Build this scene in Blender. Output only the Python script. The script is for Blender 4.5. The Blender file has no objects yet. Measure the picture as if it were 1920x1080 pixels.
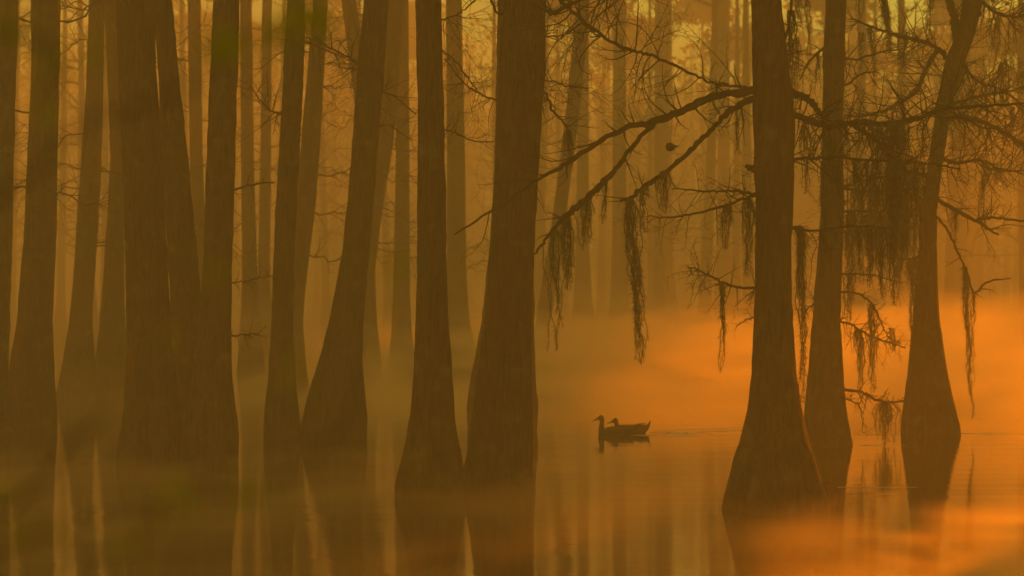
import bpy, math, random
import numpy as np
from mathutils import Vector, Matrix, noise

S = bpy.context.scene
COL = S.collection
R = math.radians

# ------------------------------------------------------------------ camera
FPX, CAMH, HY = 3600.0, 2.1, 540.0          # focal length in 1920-wide pixels, eye height, horizon row
cam_data = bpy.data.cameras.new('camera')
cam = bpy.data.objects.new('camera', cam_data)
COL.objects.link(cam)
cam.location = (0, 0, CAMH)
cam.rotation_euler = (R(90), 0, 0)
cam_data.sensor_width = 36.0
cam_data.lens = 36.0 * FPX / 1920.0
cam_data.clip_start = 0.05
cam_data.clip_end = 3000
cam_data.dof.use_dof = True
cam_data.dof.focus_distance = 22.0
cam_data.dof.aperture_fstop = 2.0
S.camera = cam

# ------------------------------------------------------------------ sky, sun, exposure
SUN_AZ, SUN_EL = 32.0, 16.0                 # degrees to the right of the view, above the horizon
W = bpy.data.worlds.new('World')
S.world = W
W.use_nodes = True
wn, wl = W.node_tree.nodes, W.node_tree.links
wn.clear()
sky = wn.new('ShaderNodeTexSky')
sky.sky_type = 'NISHITA'
sky.sun_disc = False
sky.sun_elevation = R(SUN_EL)
sky.sun_rotation = R(SUN_AZ)
sky.air_density = 1.0
sky.dust_density = 1.6
sky.ozone_density = 0.5
amber = wn.new('ShaderNodeMix')
amber.data_type = 'RGBA'
amber.blend_type = 'MULTIPLY'
amber.inputs['Factor'].default_value = 1.0
amber.inputs['B'].default_value = (0.86, 0.97, 0.17, 1)
bg = wn.new('ShaderNodeBackground')
bg.inputs['Strength'].default_value = 0.042
wo = wn.new('ShaderNodeOutputWorld')
wl.new(sky.outputs['Color'], amber.inputs['A'])
wl.new(amber.outputs['Result'], bg.inputs['Color'])
wl.new(bg.outputs['Background'], wo.inputs['Surface'])

sun_data = bpy.data.lights.new('sun', 'SUN')
sun_data.energy = 5.0
sun_data.angle = R(0.6)
sun_data.color = (1.0, 0.195, 0.0)
sun = bpy.data.objects.new('sun', sun_data)
COL.objects.link(sun)
to_sun = Vector((math.sin(R(SUN_AZ)) * math.cos(R(SUN_EL)), math.cos(R(SUN_AZ)) * math.cos(R(SUN_EL)), math.sin(R(SUN_EL))))
sun.rotation_euler = to_sun.to_track_quat('Z', 'Y').to_euler()
sun.location = to_sun * 300

S.view_settings.view_transform = 'Standard'
S.view_settings.look = 'None'
S.view_settings.gamma = 1.0
S.view_settings.use_curve_mapping = False
S.view_settings.exposure = 1.85
HAZE_DENSITY, HAZE_TOP = 0.0142, 25.6

BELT_LOW, BELT_LEAVES, CROWN_LEAVES = 2.6, 800, 1700
S.render.engine = 'CYCLES'
cy = S.cycles
cy.use_denoising = True
cy.max_bounces = 7
cy.diffuse_bounces = 2
cy.glossy_bounces = 3
cy.transmission_bounces = 3
cy.volume_bounces = 4
cy.transparent_max_bounces = 6
cy.caustics_reflective = False
cy.caustics_refractive = False
cy.sample_clamp_indirect = 6.0
cy.volume_max_steps = 512


# ------------------------------------------------------------------ helpers
def P(x, y, Y):
    """a point Y metres ahead that the photograph shows at (x, y)"""
    return Vector(((x - 960.0) / FPX * Y, Y, CAMH - (y - HY) / FPX * Y))


def base_depth(y):
    return FPX * CAMH / (y - HY)


def tag(o, label=None, cat=None, group=None, kind=None):
    if label: o['label'] = label
    if cat: o['category'] = cat
    if group: o['group'] = group
    if kind: o['kind'] = kind
    return o


def empty(name, loc):
    o = bpy.data.objects.new(name, None)
    COL.objects.link(o)
    o.location = loc
    o.empty_display_size = 0.2
    return o


class MB:
    def __init__(s):
        s.v, s.f = [], []

    def tube(s, pts, rad, sides=6, cap=True):
        n = len(pts)
        if n < 2: return
        b = len(s.v)
        t0 = (pts[1] - pts[0]).normalized()
        ref = Vector((0, 0, 1)) if abs(t0.z) < 0.9 else Vector((1, 0, 0))
        u = t0.cross(ref).normalized()
        for i in range(n):
            t = (pts[min(i + 1, n - 1)] - pts[max(i - 1, 0)])
            if t.length < 1e-9: t = t0
            t = t.normalized()
            u = (u - t * u.dot(t))
            if u.length < 1e-6: u = t.orthogonal()
            u.normalize()
            w = t.cross(u)
            r = rad[i]
            for k in range(sides):
                a = 2 * math.pi * k / sides
                s.v.append(pts[i] + u * (math.cos(a) * r) + w * (math.sin(a) * r))
        for i in range(n - 1):
            for k in range(sides):
                k2 = (k + 1) % sides
                s.f.append((b + i * sides + k, b + i * sides + k2, b + (i + 1) * sides + k2, b + (i + 1) * sides + k))
        if cap:
            s.f.append(tuple(b + k for k in range(sides))[::-1])
            s.f.append(tuple(b + (n - 1) * sides + k for k in range(sides)))

    def tri(s, a, b_, c):
        b = len(s.v)
        s.v += [a, b_, c]
        s.f.append((b, b + 1, b + 2))

    def quad(s, a, b_, c, d):
        b = len(s.v)
        s.v += [a, b_, c, d]
        s.f.append((b, b + 1, b + 2, b + 3))

    def build(s, name, mat, parent=None, smooth=True, loc=None):
        me = bpy.data.meshes.new(name)
        org = Vector(loc) if loc is not None else (ORIGIN.get(parent.name, Vector()) if parent is not None else Vector())
        me.from_pydata([tuple(Vector(p) - org) for p in s.v], [], s.f)
        if smooth: me.shade_smooth()
        me.materials.append(mat)
        o = bpy.data.objects.new(name, me)
        COL.objects.link(o)
        if parent is not None:
            o.parent = parent
            ORIGIN[o.name] = org
        elif loc is not None:
            o.location = loc
            ORIGIN[o.name] = org
        return o


ORIGIN = {}


def thing(name, loc, label, cat, group=None):
    o = empty(name, loc)
    ORIGIN[o.name] = Vector(loc)
    tag(o, label, cat, group)
    return o


def smooth_path(pts, rad, sub=5, wob=0.0, rng=None):
    """Catmull-Rom through the points, a little crooked"""
    P_, Q_ = [], []
    n = len(pts)
    for i in range(n - 1):
        p0, p1, p2, p3 = pts[max(i - 1, 0)], pts[i], pts[i + 1], pts[min(i + 2, n - 1)]
        for k in range(sub):
            t = k / sub
            q = 0.5 * ((2 * p1) + (p2 - p0) * t + (2 * p0 - 5 * p1 + 4 * p2 - p3) * t * t + (3 * p1 - p0 - 3 * p2 + p3) * t ** 3)
            if wob and rng and (i or k):
                q = q + Vector((rng.gauss(0, wob), rng.gauss(0, wob), rng.gauss(0, wob)))
            P_.append(q)
            Q_.append((rad[i] * (1 - t) + rad[i + 1] * t) * (1 + (rng.uniform(-.14, .16) if rng else 0)))
    P_.append(pts[-1]); Q_.append(rad[-1])
    return P_, Q_


def twig(mb, p, d, L, r, depth, rng, lift=0.0, curl=0.5, dens=1.0):
    """a crooked bare twig with side twigs; lift > 0 turns the tips up, < 0 lets them droop"""
    n = max(4, int(L / 0.06)) if L < 0.7 else max(8, int(L / 0.1))
    n = min(n, 16)
    step = L / n
    pts, rad = [p.copy()], [r]
    d = d.normalized()
    bend = Vector((rng.gauss(0, 1), rng.gauss(0, 1), rng.gauss(0, 1))) * curl
    kids = []
    for i in range(n):
        t = (i + 1) / n
        d = (d + bend * (step * 0.9) + Vector((rng.gauss(0, .11), rng.gauss(0, .11), rng.gauss(0, .11) + lift * t * .3))).normalized()
        if rng.random() < .12: bend = Vector((rng.gauss(0, 1), rng.gauss(0, 1), rng.gauss(0, 1))) * curl
        p = p + d * step
        pts.append(p.copy()); rad.append(max(r * (1 - .78 * t), .0011))
        if depth > 0 and t > .12 and rng.random() < .5 * dens:
            side = d.cross(Vector((rng.gauss(0, 1), rng.gauss(0, 1), rng.gauss(0, 1)))).normalized()
            kids.append((p.copy(), (d * rng.uniform(.3, 1.0) + side * rng.uniform(.6, 1.1)).normalized(), L * rng.uniform(.25, .55) * (1.15 - .5 * t), rad[-1] * .68))
    mb.tube(pts, rad, 5 if r > .008 else 3, cap=False)
    if depth == 0 and rng.random() < .35:     # a bud at the tip
        q = pts[-1]
        b = max(.0045, r * 1.1)
        mb.tube([q - d * b, q, q + d * b * 1.6], [.001, b, .0006], 4, cap=False)
    for k in kids:
        twig(mb, k[0], k[1], k[2], max(k[3], .0016), depth - 1, rng, lift, curl, dens)


# ------------------------------------------------------------------ materials
def new_mat(name):
    m = bpy.data.materials.new(name)
    m.use_nodes = True
    m.node_tree.nodes.clear()
    return m, m.node_tree.nodes, m.node_tree.links


def ramp(n, stops):
    r = n.new('ShaderNodeValToRGB')
    el = r.color_ramp.elements
    while len(el) < len(stops): el.new(0.5)
    for e, (p, c) in zip(el, stops):
        e.position = p
        e.color = (*c, 1)
    return r


def bark_material(name, dark, light, scale=1.0, moss=(0.05, 0.055, 0.02)):
    m, n, l = new_mat(name)
    tc = n.new('ShaderNodeTexCoord')
    mp = n.new('ShaderNodeMapping'); mp.inputs['Scale'].default_value = (9 * scale, 9 * scale, 1.3 * scale)
    nz = n.new('ShaderNodeTexNoise'); nz.inputs['Scale'].default_value = 3.0; nz.inputs['Detail'].default_value = 7; nz.inputs['Roughness'].default_value = .65
    l.new(tc.outputs['Object'], mp.inputs['Vector']); l.new(mp.outputs['Vector'], nz.inputs['Vector'])
    cr = ramp(n, [(.3, dark), (.7, light)])
    l.new(nz.outputs['Fac'], cr.inputs['Fac'])
    n2 = n.new('ShaderNodeTexNoise'); n2.inputs['Scale'].default_value = 4.5; n2.inputs['Detail'].default_value = 6
    l.new(tc.outputs['Object'], n2.inputs['Vector'])
    cr2 = ramp(n, [(.55, (0, 0, 0)), (.72, (1, 1, 1))])
    l.new(n2.outputs['Fac'], cr2.inputs['Fac'])
    mx = n.new('ShaderNodeMix'); mx.data_type = 'RGBA'
    l.new(cr2.outputs['Color'], mx.inputs['Factor']); l.new(cr.outputs['Color'], mx.inputs['A']); mx.inputs['B'].default_value = (*moss, 1)
    bp = n.new('ShaderNodeBump'); bp.inputs['Strength'].default_value = 1.0; bp.inputs['Distance'].default_value = .06
    l.new(nz.outputs['Fac'], bp.inputs['Height'])
    b = n.new('ShaderNodeBsdfPrincipled'); b.inputs['Roughness'].default_value = .9
    b.inputs['Specular IOR Level'].default_value = .2
    l.new(mx.outputs['Result'], b.inputs['Base Color']); l.new(bp.outputs['Normal'], b.inputs['Normal'])
    o = n.new('ShaderNodeOutputMaterial'); l.new(b.outputs['BSDF'], o.inputs['Surface'])
    return m


def leaf_material(name, c1, c2, trans=.5):
    m, n, l = new_mat(name)
    tc = n.new('ShaderNodeTexCoord')
    nz = n.new('ShaderNodeTexNoise'); nz.inputs['Scale'].default_value = 14
    l.new(tc.outputs['Object'], nz.inputs['Vector'])
    cr = ramp(n, [(.35, c1), (.65, c2)])
    l.new(nz.outputs['Fac'], cr.inputs['Fac'])
    d = n.new('ShaderNodeBsdfDiffuse'); t = n.new('ShaderNodeBsdfTranslucent')
    mx = n.new('ShaderNodeMixShader'); mx.inputs['Fac'].default_value = trans
    l.new(cr.outputs['Color'], d.inputs['Color']); l.new(cr.outputs['Color'], t.inputs['Color'])
    l.new(d.outputs['BSDF'], mx.inputs[1]); l.new(t.outputs['BSDF'], mx.inputs[2])
    o = n.new('ShaderNodeOutputMaterial'); l.new(mx.outputs['Shader'], o.inputs['Surface'])
    return m


M = {}
M['bark'] = bark_material('cypress_bark', (.030, .017, .011), (.14, .085, .055), 1.0, (.15, .125, .07))
M['twig'] = bark_material('twig_bark', (.03, .022, .016), (.075, .055, .04), 4)
M['moss'] = leaf_material('hanging_moss', (.075, .075, .048), (.16, .155, .10), .45)
M['leaf'] = leaf_material('young_leaf', (.30, .38, .03), (.42, .48, .04), .6)
M['dry_leaf'] = leaf_material('needle_leaf', (.05, .055, .02), (.09, .085, .03), .45)


def plumage_material(name, c1, c2, sc):
    m, n, l = new_mat(name)
    tc = n.new('ShaderNodeTexCoord')
    mp = n.new('ShaderNodeMapping'); mp.inputs['Scale'].default_value = (.5, 1.6, 1.6)
    nz = n.new('ShaderNodeTexNoise'); nz.inputs['Scale'].default_value = sc; nz.inputs['Detail'].default_value = 4
    l.new(tc.outputs['Object'], mp.inputs['Vector']); l.new(mp.outputs['Vector'], nz.inputs['Vector'])
    cr = ramp(n, [(.35, c1), (.65, c2)])
    l.new(nz.outputs['Fac'], cr.inputs['Fac'])
    b = n.new('ShaderNodeBsdfPrincipled'); b.inputs['Roughness'].default_value = .7
    bp = n.new('ShaderNodeBump'); bp.inputs['Strength'].default_value = .4; bp.inputs['Distance'].default_value = .004
    l.new(nz.outputs['Fac'], bp.inputs['Height']); l.new(bp.outputs['Normal'], b.inputs['Normal'])
    l.new(cr.outputs['Color'], b.inputs['Base Color'])
    o = n.new('ShaderNodeOutputMaterial'); l.new(b.outputs['BSDF'], o.inputs['Surface'])
    return m


M['plumage'] = plumage_material('brown_plumage', (.022, .016, .011), (.06, .045, .03), 45)
M['wing'] = plumage_material('wing_plumage', (.015, .011, .008), (.05, .036, .025), 60)
M['bill'] = plumage_material('horn_bill', (.06, .05, .02), (.09, .07, .03), 20)
M['eye'] = plumage_material('dark_eye', (.005, .005, .005), (.01, .01, .01), 20)
M['seed'] = plumage_material('dry_seed_ball', (.03, .02, .012), (.06, .04, .025), 60)


def water_material(name='swamp_water', rough=.06):
    m, n, l = new_mat(name)
    tc = n.new('ShaderNodeTexCoord')
    mp = n.new('ShaderNodeMapping'); mp.inputs['Scale'].default_value = (.5, 2.2, 1)
    n1 = n.new('ShaderNodeTexNoise'); n1.inputs['Scale'].default_value = .8; n1.inputs['Detail'].default_value = 3
    n2 = n.new('ShaderNodeTexNoise'); n2.inputs['Scale'].default_value = 5.5; n2.inputs['Detail'].default_value = 2
    l.new(tc.outputs['Object'], mp.inputs['Vector'])
    l.new(mp.outputs['Vector'], n1.inputs['Vector']); l.new(mp.outputs['Vector'], n2.inputs['Vector'])
    ad = n.new('ShaderNodeMath'); ad.operation = 'MULTIPLY_ADD'; ad.inputs[1].default_value = .12
    l.new(n2.outputs['Fac'], ad.inputs[0]); l.new(n1.outputs['Fac'], ad.inputs[2])
    bp = n.new('ShaderNodeBump'); bp.inputs['Strength'].default_value = 1.0; bp.inputs['Distance'].default_value = .006
    l.new(ad.outputs['Value'], bp.inputs['Height'])
    b = n.new('ShaderNodeBsdfPrincipled')
    b.inputs['Base Color'].default_value = (.035, .024, .012, 1)
    b.inputs['Roughness'].default_value = rough
    b.inputs['IOR'].default_value = 1.6
    l.new(bp.outputs['Normal'], b.inputs['Normal'])
    o = n.new('ShaderNodeOutputMaterial'); l.new(b.outputs['BSDF'], o.inputs['Surface'])
    return m


def wake_glint_material():
    m, n, l = new_mat('wake_glint')
    tc = n.new('ShaderNodeTexCoord')
    nz = n.new('ShaderNodeTexNoise'); nz.inputs['Scale'].default_value = 9; nz.inputs['Detail'].default_value = 3
    l.new(tc.outputs['Object'], nz.inputs['Vector'])
    cr = ramp(n, [(.25, (.2, .18, .16)), (.45, (.8, .78, .74))])  # pale base colour painted in for bright reflections on the ripples
    l.new(nz.outputs['Fac'], cr.inputs['Fac'])
    b = n.new('ShaderNodeBsdfPrincipled'); b.inputs['Roughness'].default_value = .2
    l.new(cr.outputs['Color'], b.inputs['Base Color'])
    o = n.new('ShaderNodeOutputMaterial'); l.new(b.outputs['BSDF'], o.inputs['Surface'])
    return m


M['water'] = water_material()
M['wake'] = wake_glint_material()

# ------------------------------------------------------------------ the setting: water, haze, mist
mb = MB()
mb.quad(Vector((-200, -60, 0)), Vector((200, -60, 0)), Vector((200, 300, 0)), Vector((-200, 300, 0)))
tag(mb.build('water', M['water'], smooth=False), 'still dark swamp water mirroring the trunks', kind='structure')


def box_mesh(name, lo, hi, mat):
    mb = MB()
    x0, y0, z0 = lo; x1, y1, z1 = hi
    mb.v = [Vector(c) for c in ((x0, y0, z0), (x1, y0, z0), (x1, y1, z0), (x0, y1, z0), (x0, y0, z1), (x1, y0, z1), (x1, y1, z1), (x0, y1, z1))]
    mb.f = [(3, 2, 1, 0), (4, 5, 6, 7), (0, 1, 5, 4), (1, 2, 6, 5), (2, 3, 7, 6), (3, 0, 4, 7)]
    return mb.build(name, mat, smooth=False)


def volume_material(name, density, color, g):
    m, n, l = new_mat(name)
    v = n.new('ShaderNodeVolumePrincipled')
    v.inputs['Color'].default_value = (*color, 1)
    v.inputs['Density'].default_value = density
    v.inputs['Anisotropy'].default_value = g
    o = n.new('ShaderNodeOutputMaterial'); l.new(v.outputs['Volume'], o.inputs['Volume'])
    return m, n, l, v


hm, _, _, _ = volume_material('morning_haze', HAZE_DENSITY, (.94, .90, .76), .0)
tag(box_mesh('haze', (-202, -62, -1), (202, 302, HAZE_TOP), hm), 'amber morning haze filling the swamp air', kind='stuff')


def mist_bank(label, lo, hi, density, noise_scale, rot, fade, cut=(.40, .72), power=1.6, step=.25, rise=.1):
    """drifting mist with soft sides: fade = (x0, x1, y0, y1) widths of its soft borders in metres, in front, behind and at the sides"""
    m, n, l, v = volume_material('rising_mist', 0.0, (.98, .88, .68), .69)
    tc = n.new('ShaderNodeTexCoord')
    mp = n.new('ShaderNodeMapping'); mp.inputs['Scale'].default_value = noise_scale; mp.inputs['Rotation'].default_value = rot
    nz = n.new('ShaderNodeTexNoise'); nz.inputs['Scale'].default_value = 1.0; nz.inputs['Detail'].default_value = 1.5; nz.inputs['Roughness'].default_value = .55; nz.inputs['Distortion'].default_value = .6
    l.new(tc.outputs['Object'], mp.inputs['Vector']); l.new(mp.outputs['Vector'], nz.inputs['Vector'])

    def rng_node(src, f0, f1, t0, t1):
        r = n.new('ShaderNodeMapRange'); r.interpolation_type = 'SMOOTHSTEP'
        for k, q in zip(('From Min', 'From Max', 'To Min', 'To Max'), (f0, f1, t0, t1)): r.inputs[k].default_value = q
        l.new(src, r.inputs['Value'])
        return r.outputs['Result']

    def mul(p, q):
        k = n.new('ShaderNodeMath'); k.operation = 'MULTIPLY'
        l.new(p, k.inputs[0])
        if isinstance(q, float): k.inputs[1].default_value = q
        else: l.new(q, k.inputs[1])
        return k.outputs['Value']
    sx = n.new('ShaderNodeSeparateXYZ'); l.new(tc.outputs['Object'], sx.inputs['Vector'])
    dn = n.new('ShaderNodeMath'); dn.operation = 'MULTIPLY_ADD'; dn.inputs[1].default_value = -rise      # thinner and more ragged with height
    l.new(sx.outputs['Z'], dn.inputs[0]); l.new(nz.outputs['Fac'], dn.inputs[2])
    f = rng_node(dn.outputs['Value'], cut[0], cut[1], 0, 1)
    h = n.new('ShaderNodeMath'); h.operation = 'POWER'; h.inputs[1].default_value = power
    l.new(rng_node(sx.outputs['Z'], 0, hi[2], 1, 0), h.inputs[0])
    f = mul(f, h.outputs['Value'])
    f = mul(f, rng_node(sx.outputs['X'], lo[0], lo[0] + fade[0], 0, 1))
    f = mul(f, rng_node(sx.outputs['X'], hi[0] - fade[1], hi[0], 1, 0))
    f = mul(f, rng_node(sx.outputs['Y'], lo[1], lo[1] + fade[2], 0, 1))
    f = mul(f, rng_node(sx.outputs['Y'], hi[1] - fade[3], hi[1], 1, 0))
    l.new(mul(f, float(density)), v.inputs['Density'])
    m.cycles.volume_step_rate = step
    o = box_mesh('mist', lo, hi, m)
    return tag(o, label, kind='stuff')


mist_bank('glowing mist bank drifting over the water behind the trunks', (-10, 26, -.4), (36, 78, 3.0), .7, (.26, .10, 1.2), (0, R(20), R(12)), (15, 5, 9, 26), (.32, .70), 1.6, rise=.10)
mist_bank('low fiery mist lying on the near water at the right', (1.0, 8.5, -.3), (10, 18.0, .42), 3.0, (.7, .5, 3.0), (0, R(12), R(-16)), (4, 3, 3, 3), (.30, .70), 1.4, rise=.35)
mist_bank('thin dim mist lying on the near water at the left', (-10, 9, -.3), (2.0, 25, .45), .3, (.5, .35, 3.0), (0, R(-12), R(16)), (3, 3, 3, 5), (.30, .70), 1.4, rise=.3)


# ------------------------------------------------------------------ trees
def trunk_mesh(sil, Y, seed, top, parent, detail=1.0, flare=1.0):
    """trunk from its outline: rows of (image row, left edge, right edge) at depth Y"""
    rng = random.Random(seed)
    sil = sorted(sil, key=lambda s: -s[0])
    zs = [CAMH - (s[0] - HY) / FPX * Y for s in sil]
    cx = [((s[1] + s[2]) / 2 - 960) / FPX * Y for s in sil]
    rr = [(s[2] - s[1]) / 2 / FPX * Y for s in sil]
    # below the water the base spreads a little more; above the frame the trunk goes on, thinner and straighter
    zs = [-.6] + zs; cx = [cx[0]] + cx; rr = [rr[0] * 1.06] + rr
    lean = (cx[-1] - cx[-3]) / max(zs[-1] - zs[-3], .1)
    z, c, r = zs[-1], cx[-1], rr[-1]
    z0, r0 = z, r
    while z < top:
        z += .8; lean *= .85; c += lean * .8
        r = r0 * max(1 - (z - z0) / (top - z0) * .8, .12)
        zs.append(z); cx.append(c); rr.append(r)
    n = int(max(14, (top / .11) * detail))
    sides = int(56 * detail) if detail > .4 else 20
    zz = np.linspace(zs[0], zs[-1], n)
    # smooth interpolation
    def interp(q):
        a = np.interp(zz, zs, q)
        k = np.array([1, 2, 1.]) / 4
        for _ in range(2):
            b = np.convolve(np.pad(a, 1, mode='edge'), k, 'valid'); a = b
        return a
    C, Q = interp(cx), interp(rr)
    rmin = float(np.interp(3.0, zz, Q))
    mb = MB()
    ph = [rng.uniform(0, 6.28) for _ in range(8)]
    ks = [3, 5, 6, 8, 11]
    amp = [.07, .09, .08, .06, .05]
    sd = rng.uniform(0, 100)
    for i in range(n):
        swell = min(max((Q[i] / max(rmin, 1e-4) - 1) / 1.0, 0), 1)
        for k in range(sides):
            a = 2 * math.pi * k / sides
            f = sum(A * math.cos(K * a + p + .25 * math.sin(zz[i] * 1.3 + p)) for A, K, p in zip(amp, ks, ph))
            edge = 1 - .6 * abs(math.cos(a)) ** 6       # outline kept near the traced edge
            q = Q[i] * (1 + f * (.12 + .95 * swell) * flare * edge)
            d = Vector((math.cos(a), math.sin(a), 0))
            nv = noise.noise(Vector((d.x * 7 * (1 + Q[i]), d.y * 7 * (1 + Q[i]), zz[i] * 2.2 + sd)))
            nf = noise.noise(Vector((d.x * 19, d.y * 19, zz[i] * 7 + sd)))
            q += nv * .012 + nf * .011 * detail + .006 * math.cos(23 * a + 3 * nv + math.sin(zz[i] * 3 + sd)) * detail
            mb.v.append(Vector((C[i] + d.x * q, Y + d.y * q, zz[i])))
    for i in range(n - 1):
        for k in range(sides):
            k2 = (k + 1) % sides
            mb.f.append((i * sides + k, i * sides + k2, (i + 1) * sides + k2, (i + 1) * sides + k))
    mb.f.append(tuple((n - 1) * sides + k for k in range(sides)))
    mb.build('trunk', M['bark'], parent)
    return lambda z: (Vector((float(np.interp(z, zz, C)), Y, z)), float(np.interp(z, zz, Q)))


def crown(parent, at, z0, z1, rng, nlimb=9, reach=2.6, leaves=260, depth=2, leaf=(.05, .11), leaf_from=None):
    """limbs, twigs and outsize sun-blocking needles above"""
    limbs, lv = MB(), MB()
    for i in range(nlimb):
        z = z0 + (z1 - z0) * (i + rng.random()) / nlimb
        p, r = at(z)
        a = rng.uniform(0, 6.28)
        L = reach * rng.uniform(.6, 1.1) * (1.1 - .5 * (z - z0) / (z1 - z0))
        d = Vector((math.cos(a), math.sin(a), rng.uniform(.1, .6)))
        twig(limbs, p, d, L, min(r * .4, .05), depth, rng, lift=.25, curl=.35, dens=.8)
        for _ in range(leaves // nlimb):
            t = rng.uniform(.35, 1.05)
            q = p + d.normalized() * L * t + Vector((rng.gauss(0, .25), rng.gauss(0, .25), rng.gauss(0, .2)))
            q.z = max(min(q.z, 25.2), z0 - .2 if leaf_from is None else leaf_from + rng.uniform(0, 2))
            leaf_quad(lv, q, rng, rng.uniform(*leaf))
    limbs.build('crown', M['twig'], parent)
    if leaves: tag(lv.build('shade_leaves', M['dry_leaf'], parent, smooth=False), kind='stuff')  # oversized leaves added high up to shade the air below


def leaf_quad(mb, q, rng, s, droop=.3):
    d = Vector((rng.gauss(0, 1), rng.gauss(0, 1), rng.gauss(0, .7) - droop)).normalized()
    w = d.cross(Vector((rng.gauss(0, 1), rng.gauss(0, 1), rng.gauss(0, 1)))).normalized() * s * .28
    mb.quad(q, q + d * s * .45 + w, q + d * s, q + d * s * .45 - w)


def px_branch(parent, pts, widths, Y, rng, name='branch', Y1=None, wob=.006, twigs=0, tl=(.25, .6), lift=.3, depth=1, curl=.9, t0=.1, mat='twig', plane=.6, dens=1.0, bias=None):
    """a limb through image points at depth Y (to Y1 at its tip), widths in pixels; side twigs as its sub-part"""
    n = len(pts)
    Y1 = Y if Y1 is None else Y1
    ys = [Y + (Y1 - Y) * i / (n - 1) for i in range(n)]
    p3 = [P(x, y, d) for (x, y), d in zip(pts, ys)]
    if isinstance(widths, (tuple, list)) and len(widths) == n:
        rd = [w / 2 / FPX * d for w, d in zip(widths, ys)]
    else:
        w0, w1 = widths
        rd = [(w0 + (w1 - w0) * i / (n - 1)) / 2 / FPX * d for i, d in enumerate(ys)]
    a, b = smooth_path(p3, rd, 7, wob, rng)
    mb = MB()
    mb.tube(a, b, 9 if max(rd) > .012 else 6)
    o = mb.build(name, M[mat], parent)
    if twigs:
        tm = MB()
        m = len(a)
        for _ in range(twigs):
            i = int(m * rng.uniform(t0, .98))
            i = min(max(i, 1), m - 1)
            d = (a[i] - a[i - 1]).normalized()
            s = Vector((rng.gauss(0, 1), rng.gauss(0, plane), rng.gauss(0, 1)))
            if bias is not None: s += Vector(bias)
            s = (s - d * s.dot(d)).normalized()
            twig(tm, a[i], d * rng.uniform(.1, .9) + s, rng.uniform(*tl), min(b[i] * .5, .009), depth, rng, lift, curl, dens)
        if tm.f: tag(tm.build('twigs', M['twig'], o), kind='stuff')
    return a, b, o


def tree(name, label, sil, base_y, seed, top, detail=1.0, group=None, Y=None, limbs=9, leaves=220, leaf=(.05, .11), low=5.2):
    Y = Y or base_depth(base_y)
    cx = [s for s in sorted(sil, key=lambda s: -s[0])][0]
    t = thing(name, ((cx[1] + cx[2] - 1920) / 2 / FPX * Y, Y, 0), label, 'tree', group)
    at = trunk_mesh(sil, Y, seed, top, t, detail)
    rng = random.Random(seed + 7)
    if limbs: crown(t, at, low if detail < .4 else max(low, CAMH + 640 / FPX * Y), top - .9, rng, limbs, leaves=leaves, leaf=leaf, depth=2 if detail > .6 else 1, leaf_from=min(CAMH + 570 / FPX * Y, top - 2.5) if detail < .4 else None)
    return t, at, Y


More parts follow.
